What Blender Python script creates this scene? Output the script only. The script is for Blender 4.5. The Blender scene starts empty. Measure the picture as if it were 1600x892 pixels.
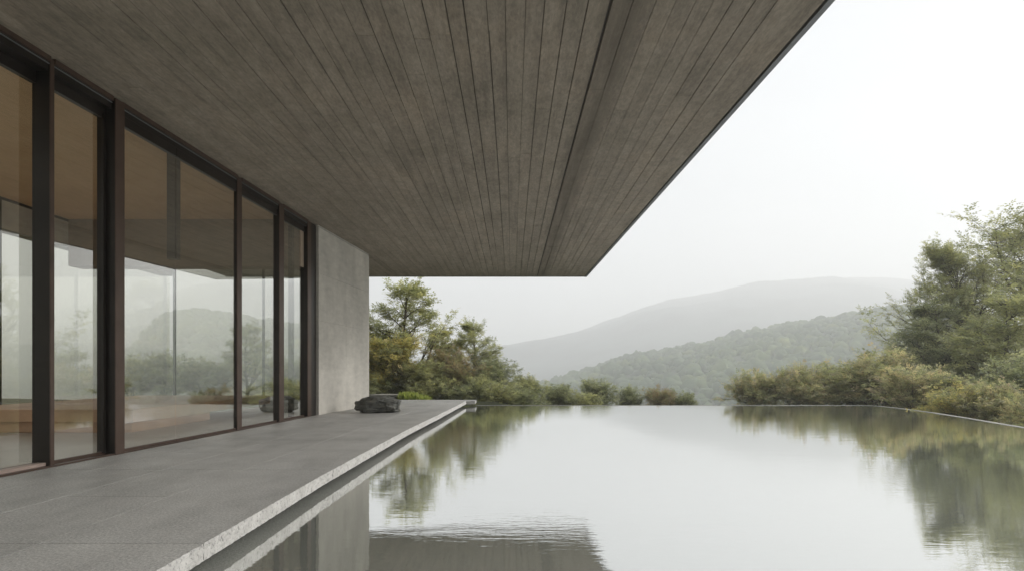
import bpy, bmesh, math, random
import numpy as np
from mathutils import Vector, noise
D = bpy.data; C = bpy.context; SC = C.scene; COL = SC.collection
R = math.radians
# ------------------------------------------------------------------ camera
F = 1000.0; HZ = 578.0                       # focal length and horizon row, in pixels of the photograph
cam = D.cameras.new('camera'); camo = D.objects.new('camera', cam); COL.objects.link(camo)
cam.sensor_width = 36; cam.lens = 36*F/1600; cam.shift_y = (HZ-446)/1600
cam.clip_start = .05; cam.clip_end = 9000
camo.location = (0, 0, 1); camo.rotation_euler = (R(90), 0, 0)
SC.camera = camo
# ------------------------------------------------------------------ sky, sun, exposure
SUN_EL, SUN_AZ = 27, 78                      # degrees; azimuth clockwise from +Y (straight ahead)
w = D.worlds.new('World'); SC.world = w; w.use_nodes = True
nt = w.node_tree; nt.nodes.clear()
out = nt.nodes.new('ShaderNodeOutputWorld'); bg = nt.nodes.new('ShaderNodeBackground')
sky = nt.nodes.new('ShaderNodeTexSky'); sky.sky_type = 'NISHITA'; sky.sun_disc = False
sky.sun_elevation = R(SUN_EL); sky.sun_rotation = R(SUN_AZ); sky.dust_density = 4; sky.air_density = 1
tc = nt.nodes.new('ShaderNodeTexCoord'); mp = nt.nodes.new('ShaderNodeMapping'); mp.inputs['Scale'].default_value = (1, 1, 3.2)
nz = nt.nodes.new('ShaderNodeTexNoise'); nz.inputs['Scale'].default_value = 1.6; nz.inputs['Detail'].default_value = 4
rp = nt.nodes.new('ShaderNodeValToRGB')
rp.color_ramp.elements[0].position = .3; rp.color_ramp.elements[0].color = (4.1, 4.27, 4.47, 1)
rp.color_ramp.elements[1].position = .72; rp.color_ramp.elements[1].color = (4.85, 4.98, 5.13, 1)
mx = nt.nodes.new('ShaderNodeMix'); mx.data_type = 'RGBA'; mx.inputs['Factor'].default_value = .95
nt.links.new(tc.outputs['Generated'], mp.inputs[0]); nt.links.new(mp.outputs[0], nz.inputs['Vector'])
nt.links.new(nz.outputs[0], rp.inputs[0])
sp_ = nt.nodes.new('ShaderNodeSeparateXYZ'); nt.links.new(tc.outputs['Generated'], sp_.inputs[0])
gr_ = nt.nodes.new('ShaderNodeMapRange'); gr_.inputs[1].default_value = 0; gr_.inputs[2].default_value = 1; gr_.inputs[3].default_value = 1.0; gr_.inputs[4].default_value = 1.04   # overcast: brighter overhead
nt.links.new(sp_.outputs[2], gr_.inputs[0]); mg_ = nt.nodes.new('ShaderNodeVectorMath'); mg_.operation = 'SCALE'
nt.links.new(rp.outputs[0], mg_.inputs[0]); nt.links.new(gr_.outputs[0], mg_.inputs['Scale'])
nt.links.new(sky.outputs[0], mx.inputs[6]); nt.links.new(mg_.outputs[0], mx.inputs[7])
nt.links.new(mx.outputs[2], bg.inputs[0]); bg.inputs[1].default_value = .1
nt.links.new(bg.outputs[0], out.inputs[0])
sl = D.lights.new('sun', 'SUN'); sl.energy = 2.2; sl.angle = R(26); sl.color = (1, .975, .94)
so = D.objects.new('sun', sl); COL.objects.link(so)
e, a = R(SUN_EL), R(SUN_AZ)
so.rotation_euler = Vector((math.cos(e)*math.sin(a), math.cos(e)*math.cos(a), math.sin(e))).to_track_quat('Z', 'Y').to_euler()
SC.view_settings.view_transform = 'Standard'; SC.view_settings.look = 'None'
SC.view_settings.exposure = .93; SC.view_settings.gamma = 1
SC.render.engine = 'CYCLES'
SC.cycles.volume_bounces = 6; SC.cycles.transparent_max_bounces = 24; SC.cycles.max_bounces = 10
SC.cycles.diffuse_bounces = 6; SC.cycles.glossy_bounces = 5

# ------------------------------------------------------------------ helpers
def tag(o, label=None, cat=None, group=None, kind=None):
    if label: o['label'] = label
    if cat: o['category'] = cat
    if group: o['group'] = group
    if kind: o['kind'] = kind
    return o
def empty(name, loc=(0, 0, 0), rz=0):
    o = D.objects.new(name, None); COL.objects.link(o); o.location = loc; o.rotation_euler.z = rz
    o.empty_display_size = .2; return o
def link(name, me, mats, parent=None, smooth=False):
    o = D.objects.new(name, me); COL.objects.link(o)
    for m in (mats if isinstance(mats, (list, tuple)) else [mats]):
        if m and not (m.name in me.materials): me.materials.append(m)
    if parent: o.parent = parent; o.matrix_parent_inverse = parent.matrix_basis.inverted()
    if smooth: me.polygons.foreach_set('use_smooth', [True]*len(me.polygons))
    return o
def prism(name, pts, z0, z1, mat, parent=None, bev=0, tops=None):
    """vertical prism over a polygon given in plan, anticlockwise; tops: another polygon for the upper face"""
    me = D.meshes.new(name); n = len(pts); tp = tops or pts
    v = [(p[0], p[1], z0) for p in pts]+[(p[0], p[1], z1) for p in tp]
    f = [tuple(range(n-1, -1, -1)), tuple(range(n, 2*n))]+[(i, (i+1) % n, n+(i+1) % n, n+i) for i in range(n)]
    me.from_pydata(v, [], f); me.update()
    if bev:
        b = bmesh.new(); b.from_mesh(me)
        bmesh.ops.bevel(b, geom=b.edges[:], offset=bev, segments=1, affect='EDGES'); b.to_mesh(me); b.free()
    return link(name, me, mat, parent)
def rect(x0, x1, y0, y1): return [(x0, y0), (x1, y0), (x1, y1), (x0, y1)]
def sheet(name, verts, mat, parent=None):
    me = D.meshes.new(name); me.from_pydata(verts, [], [tuple(range(len(verts)))]); me.update()
    return link(name, me, mat, parent)
def npmesh(name, V, Fq, nper):
    """mesh from numpy arrays: V (n,3), Fq (m,nper)"""
    me = D.meshes.new(name); me.vertices.add(len(V)); me.vertices.foreach_set('co', np.ascontiguousarray(V, dtype=np.float32).ravel())
    m = len(Fq); me.loops.add(m*nper); me.loops.foreach_set('vertex_index', np.ascontiguousarray(Fq, dtype=np.int32).ravel())
    me.polygons.add(m); me.polygons.foreach_set('loop_start', np.arange(0, m*nper, nper, dtype=np.int32))
    me.polygons.foreach_set('loop_total', np.full(m, nper, dtype=np.int32)); me.update(calc_edges=True); return me
# ---- material helper
class M:
    def __init__(s, name, rough=.6, color=(.5, .5, .5)):
        s.m = D.materials.new(name); s.m.use_nodes = True; s.n = s.m.node_tree.nodes; s.l = s.m.node_tree.links
        s.b = s.n['Principled BSDF']; s.b.inputs['Roughness'].default_value = rough; s.b.inputs['Base Color'].default_value = (*color, 1)
        s.geo = s.n.new('ShaderNodeNewGeometry'); s.o = s.n['Material Output']
    def mp(s, scale=(1, 1, 1), rot=(0, 0, 0)):
        m = s.n.new('ShaderNodeMapping'); m.inputs['Scale'].default_value = scale; m.inputs['Rotation'].default_value = rot
        s.l.new(s.geo.outputs['Position'], m.inputs[0]); return m.outputs[0]
    def noise(s, sc, det=4, rough=.55, vec=None, dist=0):
        t = s.n.new('ShaderNodeTexNoise'); t.inputs['Scale'].default_value = sc; t.inputs['Detail'].default_value = det
        t.inputs['Roughness'].default_value = rough; t.inputs['Distortion'].default_value = dist
        s.l.new(vec or s.geo.outputs['Position'], t.inputs['Vector']); return t.outputs[0]
    def voro(s, sc, vec=None, feat='F1', out='Distance'):
        t = s.n.new('ShaderNodeTexVoronoi'); t.feature = feat; t.inputs['Scale'].default_value = sc
        s.l.new(vec or s.geo.outputs['Position'], t.inputs['Vector']); return t.outputs[out]
    def ramp(s, x, stops):
        r = s.n.new('ShaderNodeValToRGB'); e = r.color_ramp.elements
        while len(e) < len(stops): e.new(.5)
        for q, (p, c) in zip(e, stops):
            q.position = p; q.color = (*c, 1) if not isinstance(c, (int, float)) else (c, c, c, 1)
        s.l.new(x, r.inputs[0]); return r.outputs[0]
    def mix(s, a, b, f, mode='MIX'):
        m = s.n.new('ShaderNodeMix'); m.data_type = 'RGBA'; m.blend_type = mode
        for k, v in ((6, a), (7, b), (0, f)):
            if isinstance(v, (int, float)): m.inputs[k].default_value = v if k == 0 else (v, v, v, 1)
            elif isinstance(v, tuple): m.inputs[k].default_value = (*v, 1)
            else: s.l.new(v, m.inputs[k])
        return m.outputs[2]
    def math(s, op, a, b=0, c=None):
        m = s.n.new('ShaderNodeMath'); m.operation = op
        for k, v in enumerate((a, b) if c is None else (a, b, c)):
            if isinstance(v, (int, float)): m.inputs[k].default_value = v
            else: s.l.new(v, m.inputs[k])
        return m.outputs[0]
    def rnd(s):
        return s.n.new('ShaderNodeObjectInfo').outputs['Random']
    def col(s, c): s.l.new(c, s.b.inputs['Base Color'])
    def bump(s, h, strength=.3, dist=.01):
        b = s.n.new('ShaderNodeBump'); b.inputs['Strength'].default_value = strength; b.inputs['Distance'].default_value = dist
        s.l.new(h, b.inputs['Height']); s.l.new(b.outputs[0], s.b.inputs['Normal']); return b
def band(m, x, lo, hi, soft):
    a = m.n.new('ShaderNodeMapRange'); a.interpolation_type = 'SMOOTHSTEP'
    a.inputs[1].default_value = lo-soft; a.inputs[2].default_value = lo+soft
    b = m.n.new('ShaderNodeMapRange'); b.interpolation_type = 'SMOOTHSTEP'
    b.inputs[1].default_value = hi-soft; b.inputs[2].default_value = hi+soft; b.inputs[3].default_value = 1; b.inputs[4].default_value = 0
    m.l.new(x, a.inputs[0]); m.l.new(x, b.inputs[0]); return m.math('MULTIPLY', a.outputs[0], b.outputs[0])

def mat_soffit():
    m = M('board_marked_concrete', .8)
    long_ = m.noise(2.2, 6, .6, m.mp((4, .35, 1)))
    c = m.ramp(long_, [(.25, (.205, .175, .137)), (.5, (.25, .215, .17)), (.78, (.295, .256, .205))])
    r = m.rnd(); tone = m.ramp(r, [(0, (.94, .935, .93)), (.5, 1.0), (1, (1.07, 1.06, 1.05))]); c = m.mix(c, tone, 1.0, 'MULTIPLY')
    c = m.mix(c, m.ramp(m.noise(3.2, 4, .6, m.mp((3.2, .16, 1))), [(.30, .72), (.46, 1.0), (.7, 1.05)]), .8, 'MULTIPLY')
    blot = m.noise(.7, 7, .68); c = m.mix(c, m.ramp(blot, [(.32, (.80, .81, .78)), (.52, 1.0), (.7, (1.12, 1.08, 1.03))]), .8, 'MULTIPLY')
    fine = m.noise(38, 4, .7, m.mp((1, .3, 1))); c = m.mix(c, m.ramp(fine, [(.3, .7), (.7, 1.28)]), .7, 'MULTIPLY')
    mid = m.noise(7, 6, .7, m.mp((1.3, .6, 1))); c = m.mix(c, m.ramp(mid, [(.36, .78), (.5, 1.0), (.66, 1.2)]), .65, 'MULTIPLY')
    # rain-stained strip along one formwork joint
    sep = m.n.new('ShaderNodeSeparateXYZ'); m.l.new(m.geo.outputs['Position'], sep.inputs[0])
    wob = m.math('MULTIPLY_ADD', m.noise(.9, 3), .16, -.08)
    xx = m.math('ADD', sep.outputs[0], wob)
    st = m.math('MULTIPLY', band(m, xx, .83, 1.20, .09), m.ramp(m.noise(3, 5, .65, m.mp((5, .25, 1))), [(.3, .45), (.62, 1.0)]))
    c = m.mix(c, (.115, .095, .07), m.math('MULTIPLY', st, .8))
    st2 = m.math('MULTIPLY', band(m, xx, .98, 1.08, .05), m.ramp(m.noise(2, 4, .6, m.mp((1, .5, 1))), [(.42, 0.0), (.6, 1.0)]))
    c = m.mix(c, (.075, .06, .042), m.math('MULTIPLY', st2, .55))
    pit = m.voro(26, m.mp((1, .7, 1))); pits = m.ramp(pit, [(.02, .55), (.07, 1.0)]); c = m.mix(c, pits, m.ramp(m.noise(3), [(.5, 0.0), (.65, .8)]), 'MULTIPLY')
    m.col(c); m.bump(m.math('ADD', m.noise(14, 6, .7, m.mp((3, .25, 3))), m.math('MULTIPLY', m.noise(60, 3), .4)), .5, .006)
    return m.m
def mat_concrete(name, base=(.36, .34, .30), var=.22, horiz=True):
    m = M(name, .78)
    a = m.noise(.8, 6, .6, m.mp((1, 1, .55) if horiz else (1, 1, 1)))
    lo = tuple(x*(1-var) for x in base); hi = tuple(x*(1+var) for x in base)
    c = m.ramp(a, [(.3, lo), (.7, hi)])
    c = m.mix(c, m.ramp(m.noise(2.5, 6, .65, m.mp((1.2, 1.2, 4))), [(.3, .85), (.7, 1.12)]), .8, 'MULTIPLY')
    c = m.mix(c, m.ramp(m.voro(17), [(.02, .5), (.06, 1.0)]), m.ramp(m.noise(2.2), [(.5, 0.0), (.66, .8)]), 'MULTIPLY')
    t = m.ramp(m.rnd(), [(0, .92), (1, 1.06)]); c = m.mix(c, t, 1.0, 'MULTIPLY')
    m.col(c); m.bump(m.noise(22, 6, .7), .35, .006); return m.m
def mat_granite():
    m = M('honed_grey_granite', .5)
    c = m.ramp(m.noise(.9, 5, .6), [(.3, (.37, .365, .352)), (.7, (.46, .452, .435))])
    sp = m.noise(60, 5, .85); c = m.mix(c, m.ramp(sp, [(.36, .45), (.5, 1.0), (.64, 1.6)]), .85, 'MULTIPLY')
    sp2 = m.voro(70); c = m.mix(c, m.ramp(sp2, [(.08, .6), (.2, 1.0)]), .5, 'MULTIPLY')
    st = m.noise(1.7, 5, .65, m.mp((1, .35, 1))); c = m.mix(c, m.ramp(st, [(.32, .76), (.5, 1.0), (.72, 1.16)]), .8, 'MULTIPLY')
    c = m.mix(c, m.ramp(m.rnd(), [(0, .96), (1, 1.035)]), 1.0, 'MULTIPLY')
    m.col(c)
    m.l.new(m.ramp(m.noise(2.4, 5, .6), [(.3, .42), (.7, .66)]), m.b.inputs['Roughness'])
    m.bump(m.noise(90, 3, .7), .25, .002); return m.m
def mat_pitted():
    m = M('pitted_stone_edge', .75)
    c = m.ramp(m.noise(5, 5, .6), [(.3, (.40, .39, .37)), (.7, (.55, .54, .515))])
    p = m.noise(34, 5, .75, dist=.6); c = m.mix(c, m.ramp(p, [(.36, .42), (.46, .95), (.7, 1.1)]), .85, 'MULTIPLY')
    m.col(c); m.bump(p, .9, .012); return m.m
def mat_plain(name, col, rough=.5, metal=0, var=.15, sc=8, bump=.1):
    m = M(name, rough); lo = tuple(x*(1-var) for x in col); hi = tuple(x*(1+var) for x in col)
    m.col(m.ramp(m.noise(sc, 4), [(.3, lo), (.7, hi)])); m.b.inputs['Metallic'].default_value = metal
    if bump: m.bump(m.noise(sc*6, 3), bump, .003)
    return m.m
def mat_wood_ceiling():
    m = M('warm_timber_ceiling', .6)
    c = m.ramp(m.noise(1.1, 5, .6, m.mp((1, 1, 1))), [(.3, (.74, .50, .29)), (.7, (.84, .60, .37))])
    c = m.mix(c, m.ramp(m.noise(6, 5, .6, m.mp((4, .3, 1))), [(.3, .9), (.7, 1.08)]), .8, 'MULTIPLY')
    m.col(c); m.bump(m.noise(30, 3), .1, .002); return m.m
def mat_glass(name='coated_glass', tr=.95, lo=.05, hi=.57):
    m = M(name); n, l = m.n, m.l; n.remove(m.b)
    lw = n.new('ShaderNodeLayerWeight'); lw.inputs[0].default_value = .5
    mr = n.new('ShaderNodeMapRange'); mr.inputs[1].default_value = .29; mr.inputs[2].default_value = .68
    mr.inputs[3].default_value = lo; mr.inputs[4].default_value = hi
    l.new(lw.outputs['Facing'], mr.inputs[0])
    g = n.new('ShaderNodeBsdfGlossy'); g.inputs['Roughness'].default_value = .0; g.inputs['Color'].default_value = (.93, .935, .93, 1)
    t = n.new('ShaderNodeBsdfTransparent'); t.inputs[0].default_value = (tr, tr, tr*.97, 1)
    bp = n.new('ShaderNodeBump'); bp.inputs['Strength'].default_value = .03; bp.inputs['Distance'].default_value = .02
    l.new(m.noise(.7, 2), bp.inputs['Height']); l.new(bp.outputs[0], g.inputs['Normal'])
    x = n.new('ShaderNodeMixShader'); l.new(mr.outputs[0], x.inputs[0]); l.new(t.outputs[0], x.inputs[1]); l.new(g.outputs[0], x.inputs[2])
    l.new(x.outputs[0], m.o.inputs[0]); return m.m
def mat_water():
    m = M('still_pool_water'); n, l = m.n, m.l; n.remove(m.b)
    lw = n.new('ShaderNodeLayerWeight'); lw.inputs[0].default_value = .5
    mr = n.new('ShaderNodeMapRange'); mr.inputs[1].default_value = .70; mr.inputs[2].default_value = .92
    mr.inputs[3].default_value = .66; mr.inputs[4].default_value = .95; l.new(lw.outputs['Facing'], mr.inputs[0])
    g = n.new('ShaderNodeBsdfGlossy'); g.inputs['Roughness'].default_value = .0; g.inputs['Color'].default_value = (.95, .955, .955, 1)
    d = n.new('ShaderNodeBsdfDiffuse'); d.inputs[0].default_value = (.40, .42, .37, 1)
    rip = m.noise(1.0, 2, .5, m.mp((1.6, 4.2, 1)), dist=.4)
    rip2 = m.noise(1.0, 3, .55, m.mp((6, 22, 1)))
    area = m.ramp(m.noise(.16, 2), [(.42, .3), (.6, 1.3)])
    h = m.math('ADD', m.math('MULTIPLY', rip, .35), m.math('MULTIPLY', m.math('MULTIPLY', rip2, area), .35))
    bp = n.new('ShaderNodeBump'); bp.inputs['Strength'].default_value = .10; bp.inputs['Distance'].default_value = .03
    l.new(h, bp.inputs['Height']); l.new(bp.outputs[0], g.inputs['Normal'])
    x = n.new('ShaderNodeMixShader'); l.new(mr.outputs[0], x.inputs[0]); l.new(d.outputs[0], x.inputs[1]); l.new(g.outputs[0], x.inputs[2])
    l.new(x.outputs[0], m.o.inputs[0]); return m.m
def mat_leaf(name, cols):
    m = M(name, .55); n, l = m.n, m.l
    at = n.new('ShaderNodeAttribute'); at.attribute_name = 'tint'
    k = len(cols); c = m.ramp(at.outputs['Fac'], [((i+.5)/k, cc) for i, cc in enumerate(cols)])
    m.col(c); m.b.inputs['Specular IOR Level'].default_value = .25
    tr = n.new('ShaderNodeBsdfTranslucent'); l.new(m.mix(c, (1.3, 1.3, .85), 1.0, 'MULTIPLY'), tr.inputs[0])
    x = n.new('ShaderNodeMixShader'); x.inputs[0].default_value = .55
    l.new(m.b.outputs[0], x.inputs[1]); l.new(tr.outputs[0], x.inputs[2]); l.new(x.outputs[0], m.o.inputs[0]); return m.m

soffit_m = mat_soffit(); wall_m = mat_concrete('cast_concrete_wall', (.52, .495, .445)); granite = mat_granite(); pitted = mat_pitted()
dark_conc = mat_plain('dark_groove_concrete', (.05, .045, .038), .9)
bronze = mat_plain('dark_bronze_metal', (.022, .017, .014), .38, .4, .2, 3, .05)
fin_m = mat_plain('brown_bronze_metal', (.095, .062, .047), .42, .4, .2, 3, .05)
trim_m = mat_plain('grey_metal_trim', (.16, .165, .17), .5, .2, .2, 3, .05)
glass = mat_glass(); water_m = mat_water(); timber = mat_wood_ceiling(); clear = mat_glass('clear_glass', .95, .05, .25)

# ------------------------------------------------------------------ terrain
def sm(x, a, b):
    t = np.clip((x-a)/(b-a), 0, 1); return t*t*(3-2*t)
def fbm(x, y, seed, octs=5, sc=1.0):
    r = np.random.RandomState(seed); z = np.zeros_like(x); amp = 1.0; f = sc
    for o in range(octs):
        for k in range(4):
            a = r.rand()*6.283; ph = r.rand()*6.283
            z += amp*np.sin((x*math.cos(a)+y*math.sin(a))*f+ph+1.3*np.sin((x*math.sin(a)-y*math.cos(a))*f*.7+ph*2))*.25
        amp *= .52; f *= 2.03
    return z
def grid_mesh(name, X, Y, Z):
    n, m = X.shape; V = np.stack([X, Y, Z], -1).reshape(-1, 3)
    i = np.arange(n*m).reshape(n, m)
    Fq = np.stack([i[:-1, :-1], i[:-1, 1:], i[1:, 1:], i[1:, :-1]], -1).reshape(-1, 4)
    return npmesh(name, V, Fq, 4)
def ground_z(x, y):
    r = np.hypot(x-2, y-8)
    left = sm(-x, -3, 1)*(1-sm(y, 26, 40))            # the garden behind the terrace stays level longer
    z = -1.0-.045*np.clip(r-18, 0, 1e9)-3.2*sm(r, 22, 45)-38*sm(r, 45, 230)
    z = z*(1-left)+left*(-.12-.02*np.clip(y-22, 0, 50))
    return np.maximum(z, -62)
gm = mat_plain('hillside_soil_and_undergrowth', (.075, .085, .045), .9, 0, .45, .4, .6)
xs = np.concatenate([-np.geomspace(14, 5200, 34)[::-1], np.linspace(-13, 40, 70), np.geomspace(41, 5200, 34)])
ys = np.concatenate([-np.geomspace(8, 5200, 26)[::-1], np.linspace(-7, 60, 80), np.geomspace(61.5, 5200, 40)])
X, Y = np.meshgrid(xs, ys); Z = ground_z(X, Y)+.12*fbm(X, Y, 3, 4, .35)
inside = (X > -13.5) & (X < 12.8) & (Y < 21.9) & (Y > -10); Z = np.where(inside, -1.6, Z)
tag(link('ground', grid_mesh('ground', X, Y, Z), gm, smooth=True), kind='structure')
SKYL_NEAR = [(640, 632), (760, 622), (860, 601), (900, 590), (945, 573), (1000, 557), (1060, 549), (1100, 541), (1160, 527), (1200, 519), (1240, 513), (1300, 509), (1360, 499), (1412, 491), (1450, 494), (1490, 520), (1540, 570), (1720, 612), (2300, 610), (3200, 620)]
SKYL_FAR = [(-600, 560), (-200, 540), (200, 545), (600, 566), (700, 560), (780, 543), (830, 532), (880, 523), (930, 512), (965, 497), (1000, 487), (1030, 478), (1060, 471), (1100, 467), (1150, 452), (1175, 449), (1200, 450), (1260, 447), (1330, 443), (1380, 446), (1430, 447), (1465, 458), (1510, 478), (1570, 496), (1660, 510), (1800, 530), (2200, 560), (3200, 575)]
def hill(name, skyl, y_ridge, y_foot, z_foot, cols, rows, mat, rough, seed, back=1.35, bow=1.0):
    px = np.linspace(skyl[0][0], skyl[-1][0], cols); sy = np.interp(px, [p[0] for p in skyl], [p[1] for p in skyl])
    k = np.ones(9)/9; sy = np.convolve(np.pad(sy, 4, mode='edge'), k, 'valid')
    ax = (px-800)/F; zr = 1+(HZ-sy)/F*y_ridge
    s = np.linspace(0, back, rows)[:, None]
    yy = y_foot+(y_ridge-y_foot)*s+0*ax[None, :]; xx = ax[None, :]*yy
    prof = np.where(s <= 1, np.sin(np.clip(s, 0, 1)*math.pi/2)**bow, 1-1.6*(s-1)**1.2)
    zz = z_foot+(zr[None, :]-z_foot)*prof
    fade = np.clip(s*3, 0, 1)*np.clip(1.12-np.abs(s-.55)*.5, .2, 1)
    zz = zz+rough*fbm(xx, yy, seed, 6, 6.0/(y_ridge*.5))*fade
    o = tag(link(name, grid_mesh(name, xx, yy, zz), mat, smooth=True), kind='structure')
    return xx, yy, zz
def mat_forest(name, a, b, sc):
    m = M(name, .9); c = m.ramp(m.noise(sc, 6, .65), [(.3, a), (.7, b)])
    c = m.mix(c, m.ramp(m.noise(.018, 4, .6), [(.35, (.62, .7, .62)), (.5, 1.0), (.66, (1.5, 1.35, 1.05))]), 1.0, 'MULTIPLY')
    at = m.n.new('ShaderNodeAttribute'); at.attribute_name = 'tint'
    m.col(m.mix(c, m.ramp(at.outputs['Fac'], [(0, (.75, .8, .75)), (.6, (1.1, 1.1, .9)), (1, (1.6, 1.35, .9))]), 1.0, 'MULTIPLY'))
    m.bump(m.noise(sc*4, 5, .7), 1.0, 2.0/sc*.02); return m.m
mat_far = mat_plain('far_mountain_forest', (.045, .06, .055), .9, 0, .7, .012, .5)
hill_m = mat_plain('near_hill_undergrowth', (.045, .062, .032), .9, 0, .35, .05, .5)
canopy_m = mat_forest('hill_forest_leaves', (.035, .062, .025), (.085, .125, .05), .25)
hill('far_mountain', SKYL_FAR, 1750, 820, -60, 420, 110, mat_far, 17, 11, bow=.9)
hill('middle_spur', [(500, 640), (760, 610), (830, 596), (900, 577), (960, 560), (1010, 548), (1060, 541), (1120, 531), (1200, 516), (1400, 500), (1700, 520), (2400, 560)], 1050, 600, -60, 260, 40, mat_far, 6, 17)
hx, hy, hz = hill('near_hill', SKYL_NEAR, 620, 210, -48, 360, 90, hill_m, 3.0, 7, bow=1.0)
# the wood on the near hill: one mass of crowns
def ico(sub=2):
    b = bmesh.new(); bmesh.ops.create_icosphere(b, subdivisions=sub, radius=1)
    v = np.array([x.co[:] for x in b.verts]); f = np.array([[q.index for q in x.verts] for x in b.faces]); b.free(); return v, f
rs = np.random.RandomState(5); iv, if_ = ico(2)
NC = 9500
px = rs.uniform(800, 2150, NC); u = rs.beta(1.2, 1.1, NC)*1.0
ci = np.clip(((px-SKYL_NEAR[0][0])/(SKYL_NEAR[-1][0]-SKYL_NEAR[0][0])*(hx.shape[1]-1)), 0, hx.shape[1]-1).astype(int)
ri = np.clip(u/1.35*(hx.shape[0]-1)+1, 0, hx.shape[0]-1).astype(int)
cx = hx[ri, ci]+rs.uniform(-4, 4, NC); cy = hy[ri, ci]+rs.uniform(-4, 4, NC); cz = hz[ri, ci]
rad = (1.4+3.6*rs.rand(NC)**1.8)*np.where(rs.rand(NC) < .12, 1.35, 1)
jit = 1+rs.uniform(-.24, .24, (NC, len(iv)))
ht = rs.uniform(.7, 1.2, NC)
V = iv[None]*jit[..., None]*rad[:, None, None]; V[..., 2] *= ht[:, None]
V += np.stack([cx, cy, cz+rad*.15], -1)[:, None, :]
Fq = if_[None]+(np.arange(NC)*len(iv))[:, None, None]
me = npmesh('forest_canopy', V.reshape(-1, 3), Fq.reshape(-1, 3), 3)
at = me.attributes.new('tint', 'FLOAT', 'POINT'); at.data.foreach_set('value', np.repeat(rs.rand(NC)**1.5, len(iv)).astype(np.float32))
tag(link('forest_canopy', me, canopy_m, smooth=True), 'hazy green forest covering the nearer hill beyond the pool', 'forest', kind='stuff')

# ------------------------------------------------------------------ terrace deck of stone slabs
def fx(y): return -4.82+.0515*(y-5.45)                # outer face of the glass front, in plan
EDGE = [(-4, -1.76), (3, -1.766), (6.1, -1.805), (9.1, -1.775), (10.9, -1.76), (14.3, -1.65), (20.8, -1.49)]
def ex(y): return float(np.interp(y, [p[0] for p in EDGE], [p[1] for p in EDGE]))
deck = tag(empty('terrace_deck', (0, 0, 0)), kind='structure')
base = prism('deck_bed', [(-4.9, -4), (-2.02, -4), (-2.05, 9), (-1.9, 14), (-1.75, 21.2), (-12, 21.2), (-12, 14.8), (-4.3, 14.8)], -1.4, -.085, dark_conc, deck)
cuts = [-4, -1.8, .94, 3.70, 6.46, 9.2, 11.9, 14.3, 17.4, 20.8]
colx = [0, .30, .57, .80, 1.0]
rnd = random.Random(4)
g_ = .0035
EYEDGE = []
def wallx(y):                                          # left limit of the terrace: glass front, then the concrete wall
    return fx(y) if y < 14.2 else (-4.31+.087*(y-14.25) if y < 17.85 else -12)
for c in range(4):
    ys_ = []
    for i in range(len(cuts)-1):
        ys_.append(cuts[i])
        if (c in (1, 2)) and 3 < cuts[i] < 15 and (i+c) % 2 == 0: ys_.append((cuts[i]+cuts[i+1])/2)
    ys_.append(cuts[-1])
    for y0, y1 in zip(ys_[:-1], ys_[1:]):
        def xa(t, y):
            r_, l_ = ex(y), max(wallx(y), -4.62) if y < 14.31 else -4.30
            l_ = fx(y)-.05 if y < 14.31 else -4.30
            return r_+(l_-r_)*t
        pts = [(xa(colx[c+1], y0)+g_, y0+g_), (xa(colx[c], y0)-g_, y0+g_), (xa(colx[c], y1)-g_, y1-g_), (xa(colx[c+1], y1)+g_, y1-g_)]
        if c == 0:
            # the outer course, with its rough pitted front face built with real relief
            n = max(8, int((y1-y0)*(34 if y0 < 7 else 8))); ty = np.linspace(y0+g_, y1-g_, n+1)
            zs = [-.10, -.085, -.06, -.035, -.012, 0.0]
            V = []; rr = np.random.RandomState(int(y0*10)+99)
            for y in ty:
                for k, z in enumerate(zs):
                    a_ = .004 if k in (0, 5) else .007
                    V.append((ex(y)-g_+rr.uniform(-a_, a_)-(.004 if k == 5 else 0), y, z+(rr.uniform(-.0015, .0005) if k == 5 else 0)))
            nb = len(V)
            for y in ty: V += [(xa(colx[1], y)+g_, y, 0.0), (xa(colx[1], y)+g_, y, -.10)]
            Fc = []; mi = []; K = len(zs)
            for i in range(n):
                for k in range(K-1): Fc.append((i*K+k, (i+1)*K+k, (i+1)*K+k+1, i*K+k+1)); mi.append(1)
                Fc.append((i*K+K-1, (i+1)*K+K-1, nb+2*(i+1), nb+2*i)); mi.append(0)
                Fc.append((nb+2*i, nb+2*(i+1), nb+2*(i+1)+1, nb+2*i+1)); mi.append(0)
                Fc.append((nb+2*i+1, nb+2*(i+1)+1, (i+1)*K, i*K)); mi.append(0)
            Fc.append(tuple([k for k in range(K)]+[nb, nb+1])); mi.append(0)
            e0 = n*K; Fc.append(tuple([nb+2*n+1, nb+2*n]+[e0+k for k in range(K-1, -1, -1)])); mi.append(0)
            me = D.meshes.new('edge_slab'); me.from_pydata(V, [], Fc); me.update()
            o = link('edge_slab', me, [granite, pitted], deck); me.polygons.foreach_set('material_index', mi)
            bb = bmesh.new(); bb.from_mesh(me); bmesh.ops.recalc_face_normals(bb, faces=bb.faces[:]); bb.to_mesh(me); bb.free()
        else:
            o = prism('stone_slab', pts, -.08, rnd.uniform(-.0006, .0006), granite, deck)
# far end of the terrace: wide slabs and the piece that juts over the pool
prism('stone_slab', [(-1.494, 20.803), (-1.205, 20.803), (-1.205, 21.75), (-1.494, 21.75)], -.10, .001, [granite], deck, .003)
prism('stone_slab', [(-4.29, 20.803), (-1.498, 20.803), (-1.498, 21.75), (-4.29, 21.75)], -.08, .0, granite, deck)
for x0, x1 in ((-6.6, -4.304), (-9, -6.604)):
    for y0, y1 in ((17.9, 19.8), (19.804, 21.75)):
        prism('stone_slab', rect(x0, x1, y0, y1), -.08, 0, granite, deck)

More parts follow.
